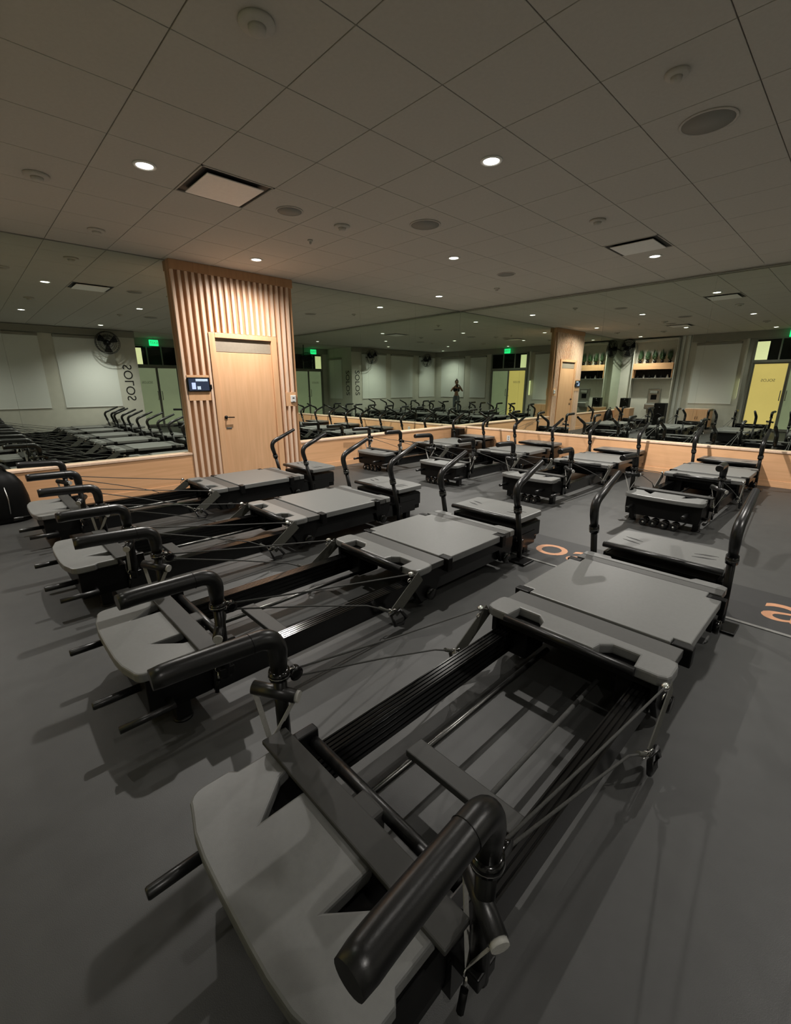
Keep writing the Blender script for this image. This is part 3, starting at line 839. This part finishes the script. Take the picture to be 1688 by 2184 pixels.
# small dumbbells under the far machines
def dumbbell():
    o = empty('dumbbell')
    MB().cyl((-.03, 0, 0), (.03, 0, 0), .013, 10).build('handle', 'chrome', o)
    for s in (-1, 1):
        MB().lathe([(.012, .028), (.040, .030), (.043, .036), (.043, .058), (.038, .064), (.016, .064), (.014, .060), (0, .060)] if s > 0 else
                   [(.012, -.028), (.040, -.030), (.043, -.036), (.043, -.058), (.038, -.064), (.016, -.064), (.014, -.060), (0, -.060)], (0, 0, 0), 18, 'x').build('weight_head', 'black_gloss', o)
    MB().lathe([(0, -.063), (.014, -.062), (.014, -.059)], (0, 0, 0), 12, 'x').build('end_cap', 'chrome', o)
    return o
db = dumbbell(); used = False
for k, (yc, x0, _) in enumerate(FAR[:4]):
    where = ['the far-row machine at the right edge', 'the second far-row machine from the right', 'the third far-row machine from the right', 'the far-row machine nearest the left mirror'][k]
    for q in range(4):
        d = copy_tree(db) if used else db; used = True
        d.location = (x0+.03, yc-.15+.1*q, .043)
        tag(d, ['rightmost', 'third from left', 'second from left', 'leftmost'][q] + ' small dumbbell on the floor under ' + where, 'dumbbell', 'dumbbells under ' + where)

# ------------------------------------------------------------------ the photographer (seen in the mirror corner)
def person():
    o = empty('person', (-.34, -.35, 0), math.radians(46))
    tag(o, 'person in dark top and grey leggings holding up a phone in the mirror corner', 'person')
    # local: +x forward, +y left
    def skin(name, verts, edges, material, root=0, sub=2):
        me = bpy.data.meshes.new(name)
        me.from_pydata([v[:3] for v in verts], edges, [])
        ob = bpy.data.objects.new(name, me); COL.objects.link(ob)
        md = ob.modifiers.new('skin', 'SKIN'); md.use_smooth_shade = True
        for i, v in enumerate(verts):
            sv = me.skin_vertices[0].data[i]; r = v[3]
            sv.radius = r if isinstance(r, tuple) else (r, r); sv.use_root = (i == root)
        ob.modifiers.new('sub', 'SUBSURF').levels = sub
        ob.modifiers['sub'].render_levels = sub
        bpy.context.view_layer.update()
        m2 = bpy.data.meshes.new_from_object(ob.evaluated_get(bpy.context.evaluated_depsgraph_get()))
        bpy.data.objects.remove(ob)
        m2.materials.clear(); m2.materials.append(MATS[material]); m2.name = name
        for p in m2.polygons: p.use_smooth = True
        r = bpy.data.objects.new(name, m2); COL.objects.link(r); r.parent = o
        return r
    V, E = [], []
    def add(x, y, z, r, par=None):
        V.append((x, y, z, r)); i = len(V)-1
        if par is not None: E.append((par, i))
        return i
    pel = add(0, 0, .93, (.15, .10)); wst = add(0, 0, 1.08, (.12, .085), pel); chs = add(-.01, 0, 1.27, (.14, .10), wst)
    nk0 = add(-.01, 0, 1.40, (.07, .06), chs); nk1 = add(.005, 0, 1.47, .05, nk0)
    h1 = add(.02, 0, 1.54, (.062, .075), nk1); h2 = add(.02, 0, 1.62, (.075, .09), h1); h3 = add(.012, 0, 1.69, (.06, .07), h2)
    for s in (-1, 1):
        sh = add(0, s*.16, 1.37, .052, nk0); el = add(.12, s*.29, 1.20, .038, sh); wr_ = add(.29, s*.13, 1.43, .026, el)
        pa = add(.315, s*.085, 1.49, (.030, .02), wr_)
        for k in range(4):
            f1 = add(.330+.004*k, s*(.055), 1.520-.018*k, .009, pa); f2 = add(.335, s*.030, 1.518-.018*k, .008, f1); add(.330, s*.016, 1.514-.018*k, .007, f2)
        t1 = add(.295, s*.058, 1.485, .010, pa); add(.285, s*.035, 1.495, .008, t1)
        hp = add(0, s*.09, .86, .085, pel); kn = add(.03, s*.10, .48, .055, hp); ak = add(-.01, s*.11, .09, .036, kn)
        ft = add(.07, s*.12, .04, .035, ak); add(.16, s*.125, .03, .026, ft)
    body = skin('body', V, E, 'skin')
    # clothes
    def shift(lst): return lst
    skin('crop_top', [(-.005, 0, 1.15, (.175, .13)), (-.01, 0, 1.27, (.195, .145)), (-.01, 0, 1.39, (.14, .10))], [(0, 1), (1, 2)], 'top_black')
    LV = [(0, 0, 1.06, (.135, .10)), (0, 0, .93, (.162, .112))]; LE = [(0, 1)]
    for s in (-1, 1):
        b = len(LV)
        LV += [(0, s*.09, .86, .095), (.03, s*.10, .48, .063), (-.008, s*.11, .14, .045)]
        LE += [(1, b), (b, b+1), (b+1, b+2)]
    skin('leggings', LV, LE, 'leggings', 1)
    m = MB(); m.lathe([(0, -.10), (.06, -.085), (.088, -.03), (.090, .03), (.065, .075), (0, .09)], (-.012, 0, 1.655), 20)
    for v in m.bm.verts:
        if v.co.x > .03: v.co.x = .03+(v.co.x-.03)*.3
    m.lathe([(0, -.035), (.03, -.02), (.035, 0), (.03, .02), (0, .035)], (-.02, 0, 1.765), 12)
    m.build('hair', 'hair', o, True)
    for s in (-1, 1):
        MB().lathe([(0, -.010), (.008, -.006), (.010, 0), (.008, .006), (0, .010)], (.088, s*.032, 1.615), 10).build('eye', 'ink', o)
        MB().lathe([(0, -.03), (.010, -.018), (.012, 0), (.010, .02), (0, .03)], (.012, s*.082, 1.60), 10).build('ear', 'skin', o)
    MB().tube([(.100, 0, 1.615), (.122, 0, 1.585), (.098, 0, 1.575)], [.009, .013, .008], 8).build('nose', 'skin', o)
    MB().box(.082, .094, -.022, .022, 1.546, 1.556, .003).build('mouth', 'orange_print', o)
    for s in (-1, 1):
        MB().box(-.05, .20, s*.122-.042, s*.122+.042, 0, .06, .025).build('shoe', 'body', o)
    ph = empty('phone', (0, 0, 0)); tag(ph, 'black phone held up by the person in the mirror corner', 'phone')
    m = axes((math.sin(YAW), -math.cos(YAW), 0), (0, 0, 1), (0, 0, 0))
    MB().box(-.012, .062, -.135, .012, .018, .026, .003).build('body', 'black_gloss', ph)
    MB().box(-.009, .059, -.132, .009, .026, .0265).build('display', 'screen', ph)
    MB().lathe([(0, .012), (.009, .012), (.010, .018)], (0, 0, 0), 14).build('lens_ring', 'black_metal', ph)
    fwv = Vector((math.cos(YAW), math.sin(YAW), 0)); rtv = Vector((math.sin(YAW), -math.cos(YAW), 0))
    Mx = Matrix((rtv, Vector((0, 0, 1)), -fwv)).transposed().to_4x4(); Mx.translation = Vector((0, 0, CAM_H))
    ph.matrix_world = Mx
person()
